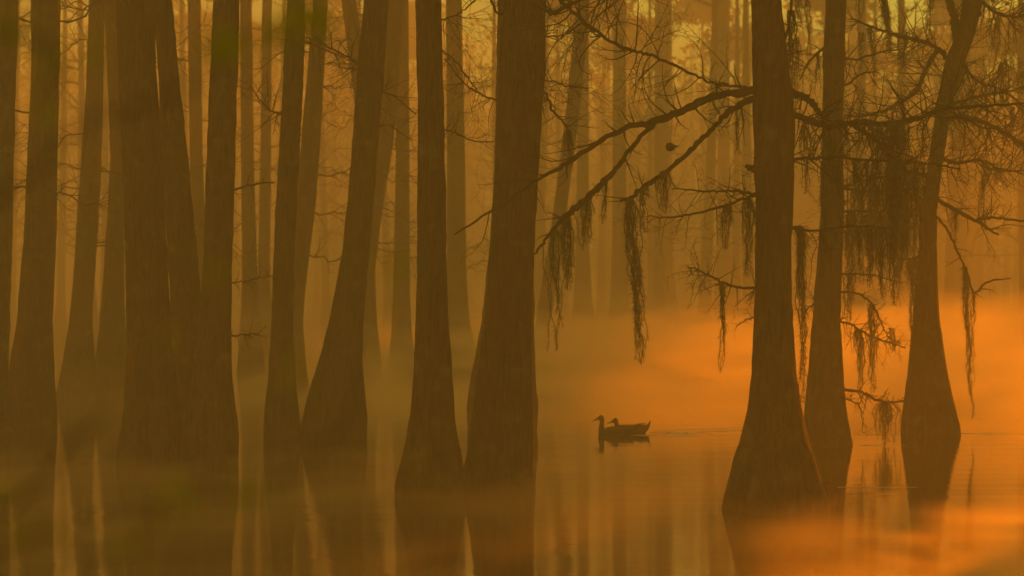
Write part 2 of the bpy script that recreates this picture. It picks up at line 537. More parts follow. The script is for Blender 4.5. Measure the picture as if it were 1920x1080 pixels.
T = {}
NEAR = [
    ('right_front', 'tall reddish cypress with the widest flared base, nearest on the bright side', 955, 12, [
        (0, 1410, 1463), (165, 1412, 1484), (230, 1414, 1490), (300, 1416, 1490), (400, 1419, 1485), (500, 1418, 1482), (600, 1415, 1486), (700, 1411, 1492),
        (750, 1406, 1498), (800, 1398, 1510), (850, 1388, 1522), (900, 1373, 1540), (930, 1366, 1549), (955, 1363, 1558)]),
    ('right_mid', 'slim dark cypress standing just behind the nearest flared trunk', 835, 11, [
        (0, 1549, 1586), (100, 1545, 1583), (220, 1543, 1580), (400, 1540, 1582), (500, 1532, 1578), (600, 1524, 1575), (700, 1516, 1580), (770, 1509, 1586), (830, 1507, 1597)]),
    ('right_fork', 'dark forked cypress beside the glowing orange water at the picture edge', 812, 11, [
        (0, 1806, 1843), (40, 1801, 1834), (80, 1788, 1822), (110, 1772, 1810), (150, 1766, 1800), (200, 1757, 1783), (260, 1748, 1774), (300, 1741, 1768), (400, 1728, 1755), (500, 1722, 1756), (600, 1712, 1760),
        (700, 1703, 1775), (750, 1697, 1785), (790, 1691, 1796), (812, 1689, 1801)]),
    ('centre_big', 'thickest straight olive trunk in the middle, rough along its waterline', 912, 13, [
        (0, 946, 1022), (100, 939, 1022), (200, 933, 1018), (300, 930, 1011), (400, 923, 1004), (500, 918, 999), (600, 910, 996), (700, 898, 995), (780, 888, 998), (830, 884, 998), (870, 876, 999), (912, 868, 999)]),
    ('centre_left', 'straight trunk with bell-shaped base touching the thick middle trunk', 928, 12, [
        (0, 780, 826), (100, 782, 828), (200, 784, 832), (300, 784, 834), (400, 783, 835), (500, 783, 837), (600, 780, 840), (700, 776, 847), (780, 770, 851), (830, 761, 859), (880, 748, 869), (910, 740, 874), (928, 739, 876)]),
    ('lean_right', 'cypress leaning to the right with a broad flared foot', 822, 12, [
        (0, 683, 728), (100, 673, 722), (200, 666, 715), (300, 659, 706), (400, 650, 699), (500, 638, 689), (600, 618, 681), (650, 606, 679), (700, 592, 680), (750, 576, 684), (790, 567, 687), (822, 567, 686)]),
    ('slim_left', 'slim cypress with a small bulb at its foot beside the leaning one', 824, 11, [
        (0, 540, 571), (100, 533, 570), (200, 529, 566), (300, 523, 560), (400, 517, 555), (500, 513, 550), (600, 510, 549), (700, 504, 553), (760, 498, 559), (800, 495, 563), (824, 497, 564)]),
    ('pair_right', 'straight dark cypress with thin side twigs, right one of the dark pair', 870, 12, [
        (0, 401, 447), (100, 397, 446), (200, 392, 442), (300, 388, 440), (400, 385, 437), (500, 382, 434), (600, 374, 432), (700, 362, 433), (760, 352, 439), (800, 345, 445), (840, 340, 447), (870, 340, 442)]),
    ('pair_left', 'broad reddish brown trunk, left one of the dark pair', 868, 12, [
        (0, 219, 290), (100, 222, 290), (200, 226, 297), (300, 231, 303), (400, 234, 308), (500, 236, 314), (600, 238, 319), (700, 238, 327), (780, 233, 338), (830, 224, 345), (868, 221, 348)]),
    ('pair_behind', 'trunk leaning left behind the gap of the dark pair', 845, 12, [
        (0, 284, 322), (100, 296, 331), (200, 300, 341), (300, 304, 352), (400, 310, 362), (500, 317, 371), (600, 322, 382), (700, 328, 392), (800, 330, 410), (845, 328, 418)]),
    ('left_dark', 'dark cypress near the left edge under blurred hanging leaves', 800, 12, [
        (0, 58, 113), (100, 60, 112), (200, 58, 109), (300, 52, 107), (400, 48, 106), (500, 42, 103), (600, 33, 98), (700, 18, 103), (770, 8, 108), (800, 7, 109)]),
    ('left_edge', 'trunk cut off by the left picture edge', 812, 11, [
        (0, -34, 34), (200, -36, 27), (400, -38, 23), (600, -45, 17), (700, -52, 14), (780, -66, 20), (812, -70, 22)]),
    ('left_slim', 'slender pale trunk second from the left edge group', 778, 11, [
        (0, 168, 196), (200, 160, 193), (300, 152, 190), (400, 146, 186), (500, 140, 178), (600, 131, 172), (700, 117, 182), (750, 110, 190), (778, 109, 193)]),
    ('left_twin', 'hazy trunk tilted beside the broad reddish brown trunk', 775, 11, [
        (0, 195, 222), (200, 204, 232), (300, 207, 235), (400, 202, 232), (500, 195, 232), (600, 188, 234), (700, 178, 242), (775, 170, 250)]),
    ('behind_slim', 'faint trunk leaning right behind the slim bulb-footed cypress', 790, 11, [
        (0, 588, 614), (200, 571, 604), (300, 562, 598), (400, 556, 590), (500, 549, 577), (600, 545, 567), (680, 543, 573), (740, 540, 580), (790, 538, 584)]),
    ('behind_lean', 'faint trunk slanting along the right side of the leaning cypress', 782, 11, [
        (0, 728, 760), (200, 712, 746), (300, 702, 732), (400, 690, 716), (500, 678, 704), (600, 664, 690), (700, 648, 682), (782, 640, 690)]),
    ('behind_centre', 'pale trunk mostly hidden behind the thickest middle trunk', 806, 12, [
        (0, 934, 962), (200, 930, 1000), (400, 925, 1000), (600, 905, 1000), (700, 886, 1002), (760, 876, 1006), (806, 880, 1003)]),
]
MID = [
    ('faint bell-footed trunk seen through the gap beside the leaning cypress', 702, [(0, 640, 668), (300, 680, 704), (500, 683, 703), (600, 684, 706), (702, 676, 718)]),
    ('faint trunk with small knee left of the straight bell-based trunk', 690, [(0, 742, 766), (300, 742, 768), (500, 738, 768), (620, 734, 772), (690, 727, 781)]),
    ('hazy trunk widening downward between the two middle trunks', 684, [(0, 836, 866), (300, 838, 872), (500, 838, 874), (600, 836, 880), (684, 828, 899)]),
    ('tilted hazy trunk right beside the thickest middle trunk', 690, [(0, 1082, 1106), (200, 1062, 1088), (330, 1046, 1070), (450, 1030, 1056), (550, 1012, 1040), (640, 1000, 1028), (690, 998, 1024)]),
    ('pale cone-footed trunk below the first mossy bough', 640, [(0, 1082, 1104), (300, 1082, 1104), (450, 1080, 1104), (560, 1076, 1110), (640, 1068, 1121)]),
    ('pale cone-footed trunk behind the longest moss strand', 641, [(0, 1150, 1174), (300, 1148, 1174), (450, 1148, 1175), (560, 1144, 1180), (641, 1136, 1188)]),
    ('farther cone-footed trunk right of the longest moss strand', 612, [(0, 1238, 1260), (300, 1238, 1260), (480, 1236, 1262), (560, 1228, 1268), (612, 1218, 1280)]),
    ('faint trunk close to the left of the nearest flared trunk', 615, [(0, 1346, 1368), (300, 1346, 1368), (480, 1344, 1370), (560, 1338, 1376), (615, 1326, 1388)]),
    ('faint trunk in the glow past the forked cypress', 620, [(0, 1790, 1812), (300, 1788, 1812), (480, 1784, 1812), (560, 1780, 1816), (620, 1768, 1826)]),
    ('dim trunk foot at the right picture edge', 655, [(0, 1946, 1974), (300, 1940, 1970), (500, 1932, 1964), (600, 1920, 1966), (655, 1911, 1974)]),
    ('hazy trunk between the dark pair and the slim bulb-footed cypress', 700, [(0, 450, 472), (300, 452, 476), (500, 454, 482), (600, 452, 488), (700, 444, 498)]),
    ('thin hazy trunk just left of the slim bulb-footed cypress', 680, [(0, 492, 510), (300, 488, 508), (500, 484, 506), (600, 482, 510), (680, 474, 518)]),
    ('pale trunk in the gap left of the dark pair', 705, [(0, 352, 376), (300, 356, 380), (500, 360, 388), (600, 362, 396), (705, 356, 406)]),
]
for key, label, by, top, sil in NEAR:
    by = {'behind_lean': 712, 'behind_slim': 742, 'left_slim': 752, 'left_twin': 746}.get(key, by)      # these stand farther back than their visible foot
    last = [r for r in sil if r[0] <= by][-1]
    sil = [r for r in sil if r[0] <= by] + ([(by, last[1] - 3, last[2] + 3)] if last[0] < by else [])
    T[key] = tree('cypress_tree', label, sil, by, sum(map(ord, key)), top + 6, 1.0 if by > 805 else .7, limbs=12, leaves=CROWN_LEAVES, leaf=(.3, .6))
for i, (label, by, sil) in enumerate(MID):
    T['mid%d' % i] = tree('cypress_tree', label, sil, by, 300 + i, 20, .45, limbs=12, leaves=CROWN_LEAVES, leaf=(.3, .6))

# far trunks, faint in the haze
FAR_ZONES = ((120, 'by the left picture edge'), (240, 'left of the broad reddish brown trunk'), (400, 'behind the dark pair'), (520, 'between dark pair and slim bulb-footed cypress'),
             (680, 'behind the leaning cypress'), (790, 'right of the leaning cypress'), (940, 'between the two middle trunks'), (1130, 'right of the thickest middle trunk'),
             (1260, 'under the mossy boughs'), (1420, 'just left of the nearest flared trunk'), (1600, 'behind the nearest flared trunk'), (1760, 'behind the dense moss veil'), (9999, 'past the forked cypress'))
rng = random.Random(11)
far_spots = []
for i in range(76):
    Y = rng.uniform(78, 150)
    x = rng.uniform(-60, 1060) if i % 2 else rng.uniform(1000, 1960)
    far_spots.append((x, Y))
for i, (x, Y) in enumerate(sorted(far_spots, key=lambda s: s[1])):
    by = HY + FPX * CAMH / Y
    w = rng.uniform(.30, .55) * FPX / Y
    ln = rng.uniform(-.05, .05)
    sil = []
    for z, k in ((0, 2.0), (.8, 1.35), (2, 1.1), (5, .95), (9, .8)):
        yy = HY - (z - CAMH) * FPX / Y
        c = x + ln * z * FPX / Y
        sil.append((yy, c - w / 2 * k, c + w / 2 * k))
    zone = next(z for lim, z in FAR_ZONES if x < lim) + (', nearer and clearer' if Y < 105 else ', nearly dissolved')
    T['far%d' % i] = tree('distant_cypress', 'faint far trunk ' + zone, sil, by, 500 + i, rng.uniform(20, 24.5), .3, 'far trunks ' + zone, Y=Y, limbs=26, leaves=1400, leaf=(.3, .6), low=3.4)

# beyond them the wood closes into one mass
rng = random.Random(41)
fm = MB()
for i in range(640):
    y = rng.uniform(152, 235); x = rng.uniform(-66, 66 + (y - 150) * .7); h = rng.uniform(21, 25); r = rng.uniform(.14, .3)
    fm.tube([Vector((x, y, -.3)), Vector((x + .05, y, 1.2)), Vector((x + rng.uniform(-.3, .3), y, 6)), Vector((x + rng.uniform(-.6, .6), y, h))], [r * 2, r * 1.2, r, r * .4], 6)
    for _ in range(170):
        leaf_quad(fm, Vector((x + rng.gauss(0, 1.3), y + rng.gauss(0, 1.2), min(rng.uniform(2.5, h + .3), 25.3))), rng, rng.uniform(.4, .9))
tag(fm.build('distant_forest', M['bark'], smooth=False), 'faint wall of far swamp forest closing the view', kind='stuff')

# unseen tree belt added past the right edge, shading the upper air
rng = random.Random(31)
fm, fl = MB(), MB()
sa, ca, te = math.sin(R(SUN_AZ)), math.cos(R(SUN_AZ)), math.tan(R(SUN_EL))
y = 17.0
while y < 112:
    for _ in range(2):
        yy = y + rng.uniform(-1, 1)
        x = .27 * yy + 3.6 + rng.uniform(0, 5)
        s_ = (x - .09 * yy) / (sa - .09 * ca)
        low = (2.0 if yy < 46 else BELT_LOW) + te * s_                     # light slants in underneath the crowns
        h = rng.uniform(22, 24.8); r = rng.uniform(.16, .24)
        fm.tube([Vector((x, yy, -.4)), Vector((x, yy, .3)), Vector((x, yy, 1.4)), Vector((x + rng.uniform(-.3, .3), yy, 6)), Vector((x + rng.uniform(-.5, .5), yy, h))], [r * 2.4, r * 2, r * 1.2, r, r * .3], 10)
        for _ in range(9):
            twig(fm, Vector((x, yy, rng.uniform(min(low + .4, h - 2), h - 1))), Vector((rng.gauss(0, 1), rng.gauss(0, 1), .4)), rng.uniform(1.2, 2.4), .04, 1, rng, .2, .4)
        for _ in range(BELT_LEAVES):
            leaf_quad(fl, Vector((max(x + rng.gauss(0, 1.5), .27 * yy + 1), yy + rng.gauss(0, 1.5), min(rng.uniform(min(low, h - 1), h + .2), 25.3))), rng, rng.uniform(.35, .65))
    y += 3.2
o = tag(fm.build('forest', M['bark']), 'unseen leafy wood added past the right picture edge to block sun', kind='stuff')
tag(fl.build('shade_foliage', M['dry_leaf'], o, smooth=False), kind='stuff')

# ------------------------------------------------------------------ limbs in view
BR = {}
rng = random.Random(5)
t1, at1, Y1 = T['right_front']
BR['b1'] = px_branch(t1, [(1440, 172), (1412, 170), (1340, 181), (1285, 205), (1240, 224), (1170, 241), (1100, 281), (1040, 320), (1000, 341), (930, 391), (852, 440)],
                     [18, 16, 14, 14, 13, 10, 9, 8, 6, 5, 3], Y1, rng, Y1=Y1 - .6, twigs=22, tl=(.2, .8), lift=.5, curl=2.0, depth=1)
BR['b1b'] = px_branch(t1, [(1228, 228), (1190, 270), (1160, 310), (1128, 345), (1095, 378), (1060, 405), (1030, 440), (1002, 476)], [9, 8, 9, 12, 13, 11, 6, 4], Y1 - .22, rng, twigs=9, tl=(.12, .35), lift=-.2)
BR['b2'] = px_branch(t1, [(1440, 176), (1408, 186), (1372, 207), (1330, 246), (1290, 286), (1245, 325), (1203, 354), (1180, 372), (1163, 375)], [14, 13, 11, 10, 10, 9, 9, 7, 6], Y1, rng, Y1=Y1 - .25, twigs=10, tl=(.1, .4), lift=.2)
BR['b3'] = px_branch(t1, [(1430, 166), (1380, 162), (1335, 155), (1290, 134), (1230, 108), (1190, 96), (1150, 80), (1100, 45), (1055, 2), (1010, -60)], [6, 5, 5, 5, 6, 6, 6, 7, 7, 5], Y1, rng, Y1=Y1 + .9, twigs=44, tl=(.4, 1.25), lift=.35, depth=2, curl=2.6, plane=.35, dens=.75)
BR['b4'] = px_branch(t1, [(1436, -150), (1330, -110), (1230, -70), (1150, -34), (1085, 2), (1030, 28)], [11, 10, 9, 8, 8, 8], Y1, rng, Y1=Y1 - .5, twigs=30, tl=(.4, 1.1), lift=-.2, depth=2, curl=2.4, plane=.35, t0=.1, dens=.7)
BR['b5'] = px_branch(t1, [(1455, 160), (1491, 175), (1515, 185), (1533, 207), (1550, 225), (1580, 234)], [16, 14, 12, 11, 10, 8], Y1, rng, twigs=8, tl=(.15, .4))
BR['b6'] = px_branch(t1, [(1460, 208), (1491, 217), (1519, 227), (1559, 236), (1607, 229), (1639, 232), (1678, 232), (1718, 223), (1758, 207), (1818, 200), (1925, 194)],
                     [14, 13, 12, 12, 12, 11, 10, 9, 8, 6, 4], Y1, rng, Y1=Y1 + 1.8, twigs=69, tl=(.25, .8), lift=.15, depth=2, curl=1.2, dens=.9)
BR['b7'] = px_branch(t1, [(1594, 232), (1620, 248), (1642, 262), (1660, 282), (1690, 308), (1705, 330)], [10, 9, 9, 8, 6, 4], Y1 + .4, rng, twigs=22, tl=(.2, .6), lift=-.1, depth=2)
BR['b8'] = px_branch(t1, [(1460, 296), (1500, 298), (1560, 296), (1650, 301), (1745, 308), (1800, 316)], [7, 6, 5, 5, 4, 3], Y1, rng, Y1=Y1 + .8, twigs=66, tl=(.2, .65), lift=-.1, depth=2, curl=1.2)
BR['b9'] = px_branch(t1, [(1440, 361), (1415, 362), (1370, 358), (1330, 359), (1260, 355)], [6, 6, 5, 4, 2], Y1, rng, Y1=Y1 - .4, twigs=20, tl=(.15, .45), lift=0, depth=2)
BR['b10'] = px_branch(t1, [(1436, 366), (1412, 368), (1370, 381), (1300, 401), (1250, 408), (1215, 406)], [6, 5, 5, 4, 3, 2], Y1, rng, Y1=Y1 - .5, twigs=24, tl=(.15, .4), lift=-.1, depth=2)
BR['b11'] = px_branch(t1, [(1440, 541), (1413, 540), (1370, 536), (1342, 522), (1310, 507), (1288, 500)], [6, 5, 5, 4, 3, 2], Y1, rng, Y1=Y1 - .3, twigs=34, tl=(.12, .42), lift=-.3, depth=2, bias=(0, 0, -.3))
BR['b12'] = px_branch(t1, [(1436, 600), (1414, 596), (1398, 600), (1380, 614)], [3, 3, 2, 1.5], Y1, rng, twigs=6, tl=(.06, .16), lift=-.4)
BR['b13'] = px_branch(t1, [(1460, 420), (1490, 426), (1530, 432), (1600, 424), (1680, 430)], [6, 5, 4, 4, 2], Y1, rng, Y1=Y1 + .6, twigs=30, tl=(.15, .5), lift=-.2, depth=2)
BR['b14'] = px_branch(t1, [(1450, 120), (1475, 60), (1484, 10), (1490, -60)], [6, 5, 5, 4], Y1, rng, Y1=Y1 + .3, twigs=22, tl=(.2, .5), lift=.2, depth=2)

t2, at2, Y2 = T['right_mid']
BR['c1'] = px_branch(t2, [(1560, 348), (1580, 352), (1640, 360), (1720, 352)], [7, 6, 5, 2], Y2, rng, twigs=32, tl=(.2, .8), lift=-.1, depth=2, Y1=Y2 - .4)
BR['c2'] = px_branch(t2, [(1560, 398), (1600, 395), (1655, 397), (1700, 404)], [6, 5, 4, 2], Y2, rng, twigs=24, tl=(.2, .7), lift=-.1, depth=2)
BR['c3'] = px_branch(t2, [(1560, 100), (1600, 112), (1650, 98), (1690, 92)], [6, 5, 3, 2], Y2, rng, twigs=16, tl=(.3, .9), depth=2)
BR['c4'] = px_branch(t2, [(1560, 160), (1590, 158), (1612, 140), (1640, 134)], [5, 5, 4, 2], Y2, rng, twigs=10, tl=(.3, .8), depth=2)
BR['c5'] = px_branch(t2, [(1560, 512), (1590, 513), (1640, 516), (1690, 530)], [4, 4, 3, 1.5], Y2, rng, twigs=16, tl=(.15, .45), lift=-.2, depth=2)
BR['c6'] = px_branch(t2, [(1560, 604), (1590, 606), (1620, 624), (1660, 640), (1698, 652)], [5, 4, 4, 3, 2], Y2, rng, twigs=40, tl=(.12, .45), lift=-.3, depth=2, bias=(0, 0, -.4))
BR['c7'] = px_branch(t2, [(1560, 733), (1585, 731), (1615, 735), (1645, 750), (1670, 754), (1694, 752)], [6, 6, 5, 5, 4, 2], Y2, rng, twigs=22, tl=(.1, .3), lift=-.3, depth=1, bias=(0, 0, -.3))
BR['c8'] = px_branch(t2, [(1570, 744), (1592, 750), (1612, 764), (1618, 790), (1616, 812)], [3, 3, 2.5, 2, 1.5], Y2 - .2, rng, twigs=26, tl=(.06, .18), lift=-.5, depth=1)
BR['c9'] = px_branch(t2, [(1545, 90), (1520, 112), (1500, 150)], [7, 5, 2], Y2, rng, twigs=14, tl=(.2, .6), depth=2)
BR['c11'] = px_branch(t2, [(1560, 546), (1600, 549), (1632, 566), (1650, 600), (1664, 630), (1690, 645)], [4, 4, 3.5, 3, 2.5, 1.5], Y2 - .1, rng, twigs=18, tl=(.1, .3), lift=-.3, depth=1)
BR['c10'] = px_branch(t2, [(1555, 560), (1530, 566), (1505, 590)], [5, 4, 2], Y2, rng, twigs=18, tl=(.15, .4), lift=-.3, depth=2)

t3, at3, Y3 = T['right_fork']
BR['d0'] = px_branch(t3, [(1800, 105), (1795, 70), (1788, 30), (1780, -6), (1772, -60), (1770, -140)], [20, 18, 16, 15, 13, 10], Y3, rng, twigs=5, tl=(.4, 1.0), depth=2, mat='bark')
BR['d1'] = px_branch(t3, [(1775, 110), (1760, 93), (1738, 80), (1710, 73), (1679, 66), (1639, 52), (1595, 34)], [9, 8, 7, 7, 6, 5, 3], Y3, rng, Y1=Y3 - .6, twigs=39, tl=(.3, 1.0), lift=.1, depth=2)
BR['d2'] = px_branch(t3, [(1772, 100), (1756, 97), (1735, 131), (1722, 163), (1698, 187), (1659, 207), (1619, 217), (1583, 217)], [9, 8, 8, 8, 7, 6, 4, 3], Y3, rng, Y1=Y3 - .8, twigs=51, tl=(.3, 1.0), lift=.2, depth=2)
BR['d3'] = px_branch(t3, [(1834, -6), (1846, 8), (1870, 24), (1897, 32), (1930, 28)], [8, 7, 7, 6, 5], Y3, rng, twigs=27, tl=(.4, 1.1), lift=.1, depth=2)
BR['d4'] = px_branch(t3, [(1760, 214), (1774, 219), (1818, 221), (1858, 235), (1898, 259), (1935, 285)], [11, 10, 9, 8, 7, 5], Y3, rng, Y1=Y3 - .8, twigs=81, tl=(.3, 1.1), lift=.05, depth=2, curl=1.1)
BR['d5'] = px_branch(t3, [(1745, 366), (1758, 374), (1798, 398), (1833, 416), (1873, 441)], [9, 8, 8, 7, 3], Y3, rng, Y1=Y3 - .5, twigs=16, tl=(.25, .8), lift=-.1, depth=2)
BR['d6'] = px_branch(t3, [(1828, 413), (1850, 409), (1880, 410), (1930, 416)], [6, 6, 5, 4], Y3 - .4, rng, twigs=12, tl=(.2, .6), depth=1)
BR['d7'] = px_branch(t3, [(1750, 290), (1790, 305), (1840, 300), (1880, 320), (1930, 318)], [7, 6, 5, 4, 3], Y3, rng, Y1=Y3 + .6, twigs=51, tl=(.3, 1.0), lift=.0, depth=2)
BR['d8'] = px_branch(t3, [(1752, 400), (1775, 430), (1795, 470), (1808, 500), (1826, 548), (1850, 530), (1895, 522)], [5, 5, 4, 4, 4, 4, 2], Y3, rng, Y1=Y3 - .5, twigs=10, tl=(.12, .4), lift=-.2, depth=1)
BR['d9'] = px_branch(t3, [(1772, 130), (1800, 112), (1830, 150), (1880, 170), (1930, 210)], [7, 6, 5, 4, 3], Y3, rng, twigs=51, tl=(.3, 1.0), lift=.1, depth=2)
BR['d10'] = px_branch(t3, [(1760, 210), (1800, 190), (1850, 178), (1890, 172), (1930, 158)], [7, 6, 5, 4, 3], Y3 - .2, rng, twigs=51, tl=(.3, .9), lift=.05, depth=2)
BR['d11'] = px_branch(t3, [(1738, 330), (1700, 322), (1650, 332), (1600, 326)], [7, 6, 4, 2], Y3, rng, Y1=Y3 - .8, twigs=34, tl=(.2, .8), lift=-.1, depth=2)
BR['d12'] = px_branch(t3, [(1725, 480), (1700, 486), (1660, 480), (1635, 490)], [4, 4, 3, 2], Y3, rng, Y1=Y3 - .5, twigs=16, tl=(.15, .5), lift=-.2, depth=2)

t4, at4, Y4 = T['centre_big']
BR['e1'] = px_branch(t4, [(985, 160), (1020, 150), (1060, 160), (1110, 165)], [4, 3, 3, 1.5], Y4, rng, twigs=22, tl=(.3, .9), lift=.3, depth=2, curl=2.4)
BR['e2'] = px_branch(t4, [(990, 60), (1022, 68), (1060, 64), (1096, 40)], [4, 3, 3, 1.5], Y4, rng, twigs=18, tl=(.3, .9), lift=.3, depth=2, curl=2.4)
BR['e3'] = px_branch(t4, [(1000, 165), (1024, 178), (1038, 210), (1064, 240), (1074, 280)], [6, 5, 5, 4, 2], Y4, rng, twigs=14, tl=(.2, .5), lift=-.2, depth=2)
BR['e4'] = px_branch(t4, [(950, 30), (930, 20), (915, -20)], [6, 5, 4], Y4, rng, twigs=4, tl=(.2, .6), depth=2)
BR['e5'] = px_branch(t4, [(940, 190), (905, 178), (870, 155), (835, 110)], [4, 3, 3, 2], Y4 + .3, rng, twigs=14, tl=(.2, .7), lift=.4, depth=2, curl=1.6)
t6, at6, Y6 = T['lean_right']
BR['f1'] = px_branch(t6, [(690, 130), (660, 112), (615, 88), (572, 70)], [5, 5, 4, 3], Y6 + .2, rng, Y1=Y6 - .5, twigs=26, tl=(.3, 1.0), lift=.1, depth=2, curl=1.2)
BR['f2'] = px_branch(t6, [(700, 170), (740, 182), (780, 215)], [5, 4, 2], Y6 + .3, rng, twigs=12, tl=(.3, .9), lift=.3, depth=2, curl=1.3)
BR['f3'] = px_branch(t6, [(700, 240), (730, 236), (772, 262)], [4, 3, 2], Y6 + .3, rng, twigs=9, tl=(.3, .9), lift=.3, depth=2, curl=1.4)
t8, at8, Y8 = T['pair_right']
BR['g1'] = px_branch(t8, [(418, 632), (440, 630), (462, 627), (486, 628)], [4, 4, 3, 2], Y8, rng, twigs=20, tl=(.08, .25), lift=0, depth=2)
BR['g2'] = px_branch(t8, [(418, 360), (440, 355), (470, 347), (516, 342)], [4, 4, 4, 2], Y8, rng, twigs=9, tl=(.15, .4), lift=-.3, depth=1)
BR['g3'] = px_branch(t8, [(418, 535), (440, 530), (470, 524), (512, 516)], [3, 3, 2.5, 1.5], Y8, rng, twigs=20, tl=(.1, .3), lift=.1, depth=2)
BR['g4'] = px_branch(t8, [(336, 590), (325, 585), (316, 592)], [3, 2, 1.5], Y8, rng, twigs=6, tl=(.06, .15), depth=1)
t7, at7, Y7 = T['slim_left']
BR['h1'] = px_branch(t7, [(530, 212), (508, 208), (486, 185), (470, 160)], [5, 4, 3, 2], Y7, rng, twigs=20, tl=(.3, .9), lift=.2, depth=2)
BR['h2'] = px_branch(t7, [(555, 75), (585, 84), (625, 100), (668, 118)], [5, 4, 3, 2], Y7, rng, twigs=18, tl=(.3, .9), lift=.2, depth=2)
t5, at5, Y5 = T['centre_left']
BR['k1'] = px_branch(t5, [(820, 90), (850, 110), (880, 150), (905, 182)], [4, 3, 3, 2], Y5 + .5, rng, twigs=14, tl=(.2, .7), lift=.3, depth=2, curl=1.5)
BR['k2'] = px_branch(t5, [(815, 40), (850, 30), (880, 10), (905, -20)], [4, 3, 3, 2], Y5 + .4, rng, twigs=14, tl=(.2, .7), lift=-.2, depth=2, curl=1.5)
BR['k3'] = px_branch(t5, [(825, 240), (855, 250), (890, 265), (925, 266)], [3, 3, 2.5, 2], Y5 + .6, rng, twigs=8, tl=(.2, .5), lift=-.1, depth=1, curl=1.5)

# thin branches on the trees farther back
for key in ('mid0', 'mid1', 'mid2', 'mid3', 'mid4', 'mid5', 'mid6', 'mid7', 'mid8', 'mid9', 'mid10', 'mid11', 'mid12', 'behind_slim', 'behind_lean', 'left_slim', 'left_dark', 'left_twin'):
    t, at, Y = T[key]
    for _ in range(6):
        z = rng.uniform(2.6, CAMH + 600 / FPX * Y)
        p, r = at(z)
        sgn = rng.choice((-1, 1))
        L = rng.uniform(1.0, 2.6)
        pts = [p]
        for q in (.25, .5, .75, 1):
            pts.append(p + Vector((sgn * L * q, rng.uniform(-.3, .3), L * q * rng.uniform(-.25, .35))))
        a, b = smooth_path(pts, [.016, .014, .011, .008, .004], 4, .03, rng)
        m1 = MB(); m1.tube(a, b, 5)
        o = m1.build('branch', M['twig'], t)
        m2 = MB()
        for _ in range(13):
            i = rng.randrange(2, len(a))
            twig(m2, a[i], Vector((sgn * .7, rng.gauss(0, .4), rng.gauss(0, .8))), rng.uniform(.4, 1.1), .008, 1, rng, .2, 1.0)
        tag(m2.build('twigs', M['twig'], o), kind='stuff')


# bark stubs on the nearest trunk
def stub(parent, pts, widths, Y):
    p3 = [P(x, y, Y) for x, y in pts]
    a, b = smooth_path(p3, [w / 2 / FPX * Y for w in widths], 4, .002, random.Random(3))
    m1 = MB(); m1.tube(a, b, 8)
    return m1.build('broken_stub', M['bark'], parent)


stub(t1, [(1522, 912), (1537, 912), (1547, 907), (1556, 905)], [18, 15, 9, 3], Y1)
stub(t1, [(1425, 318), (1412, 316), (1403, 313), (1397, 311)], [14, 15, 11, 4], Y1)


# ------------------------------------------------------------------ hanging moss
def moss(label, x, y0, y1, w, Y, seed, strands=8, group=None, taper=.35, lean=0.0, fuzz=1.0, top_w=None):
    """a clump of Spanish moss from (x, y0) down to row y1, w pixels wide"""
    rng = random.Random(seed)
    top = P(x, y0, Y)
    H = (y1 - y0) / FPX * Y
    Wd = w / FPX * Y
    mb = MB()
    for s in range(strands):
        full = s == 0
        L = H if full else H * (1 - rng.random() ** 1.4 * .75)
        ox = rng.gauss(0, Wd * .42) if not full else 0.0
        oy = rng.gauss(0, Wd * .35)
        n = max(6, int(L / .05))
        ph = rng.uniform(0, 6.28)
        prev = None
        pts, rad = [], []
        for i in range(n + 1):
            t = i / n
            pull = (1 - (1 - taper) * t * L / H) * min(1, .3 + t * L * 5)
            q = top + Vector((ox * pull + lean * t * L + .022 * math.sin(ph + t * L * 7) + .01 * math.sin(ph * 3 + t * L * 23), oy * pull + .012 * math.cos(ph * 2 + t * L * 8), -t * L + .004))
            pts.append(q); rad.append(.006 * (1 - .6 * t))
        mb.tube(pts, rad, 3, cap=False)
        cnt = int(L * 120 * fuzz)
        for _ in range(cnt):
            t = rng.random()
            k = min(int(t * n), n - 1)
            q = pts[k].lerp(pts[k + 1], t * n - k)
            l = rng.uniform(.03, .085) * (1 - .3 * t)
            a = rng.uniform(0, 6.28)
            d1 = Vector((math.cos(a), math.sin(a), rng.uniform(-.9, .25))).normalized()
            d2 = (d1 + Vector((rng.gauss(0, .35), rng.gauss(0, .35), -rng.uniform(.4, 1.3)))).normalized()
            m_ = q + d1 * l * .5
            e = m_ + d2 * l * .6
            sd = d1.cross(Vector((rng.gauss(0, 1), rng.gauss(0, 1), rng.gauss(0, 1)))).normalized() * rng.uniform(.00004, .0001) * Y
            b = len(mb.v)
            mb.v += [q - sd, q + sd, m_ + sd, m_ - sd, e]
            mb.f += [(b, b + 1, b + 2, b + 3), (b + 3, b + 2, b + 4)]
    o = mb.build('spanish_moss', M['moss'], None, smooth=False, loc=top)
    return tag(o, label, 'moss', group)


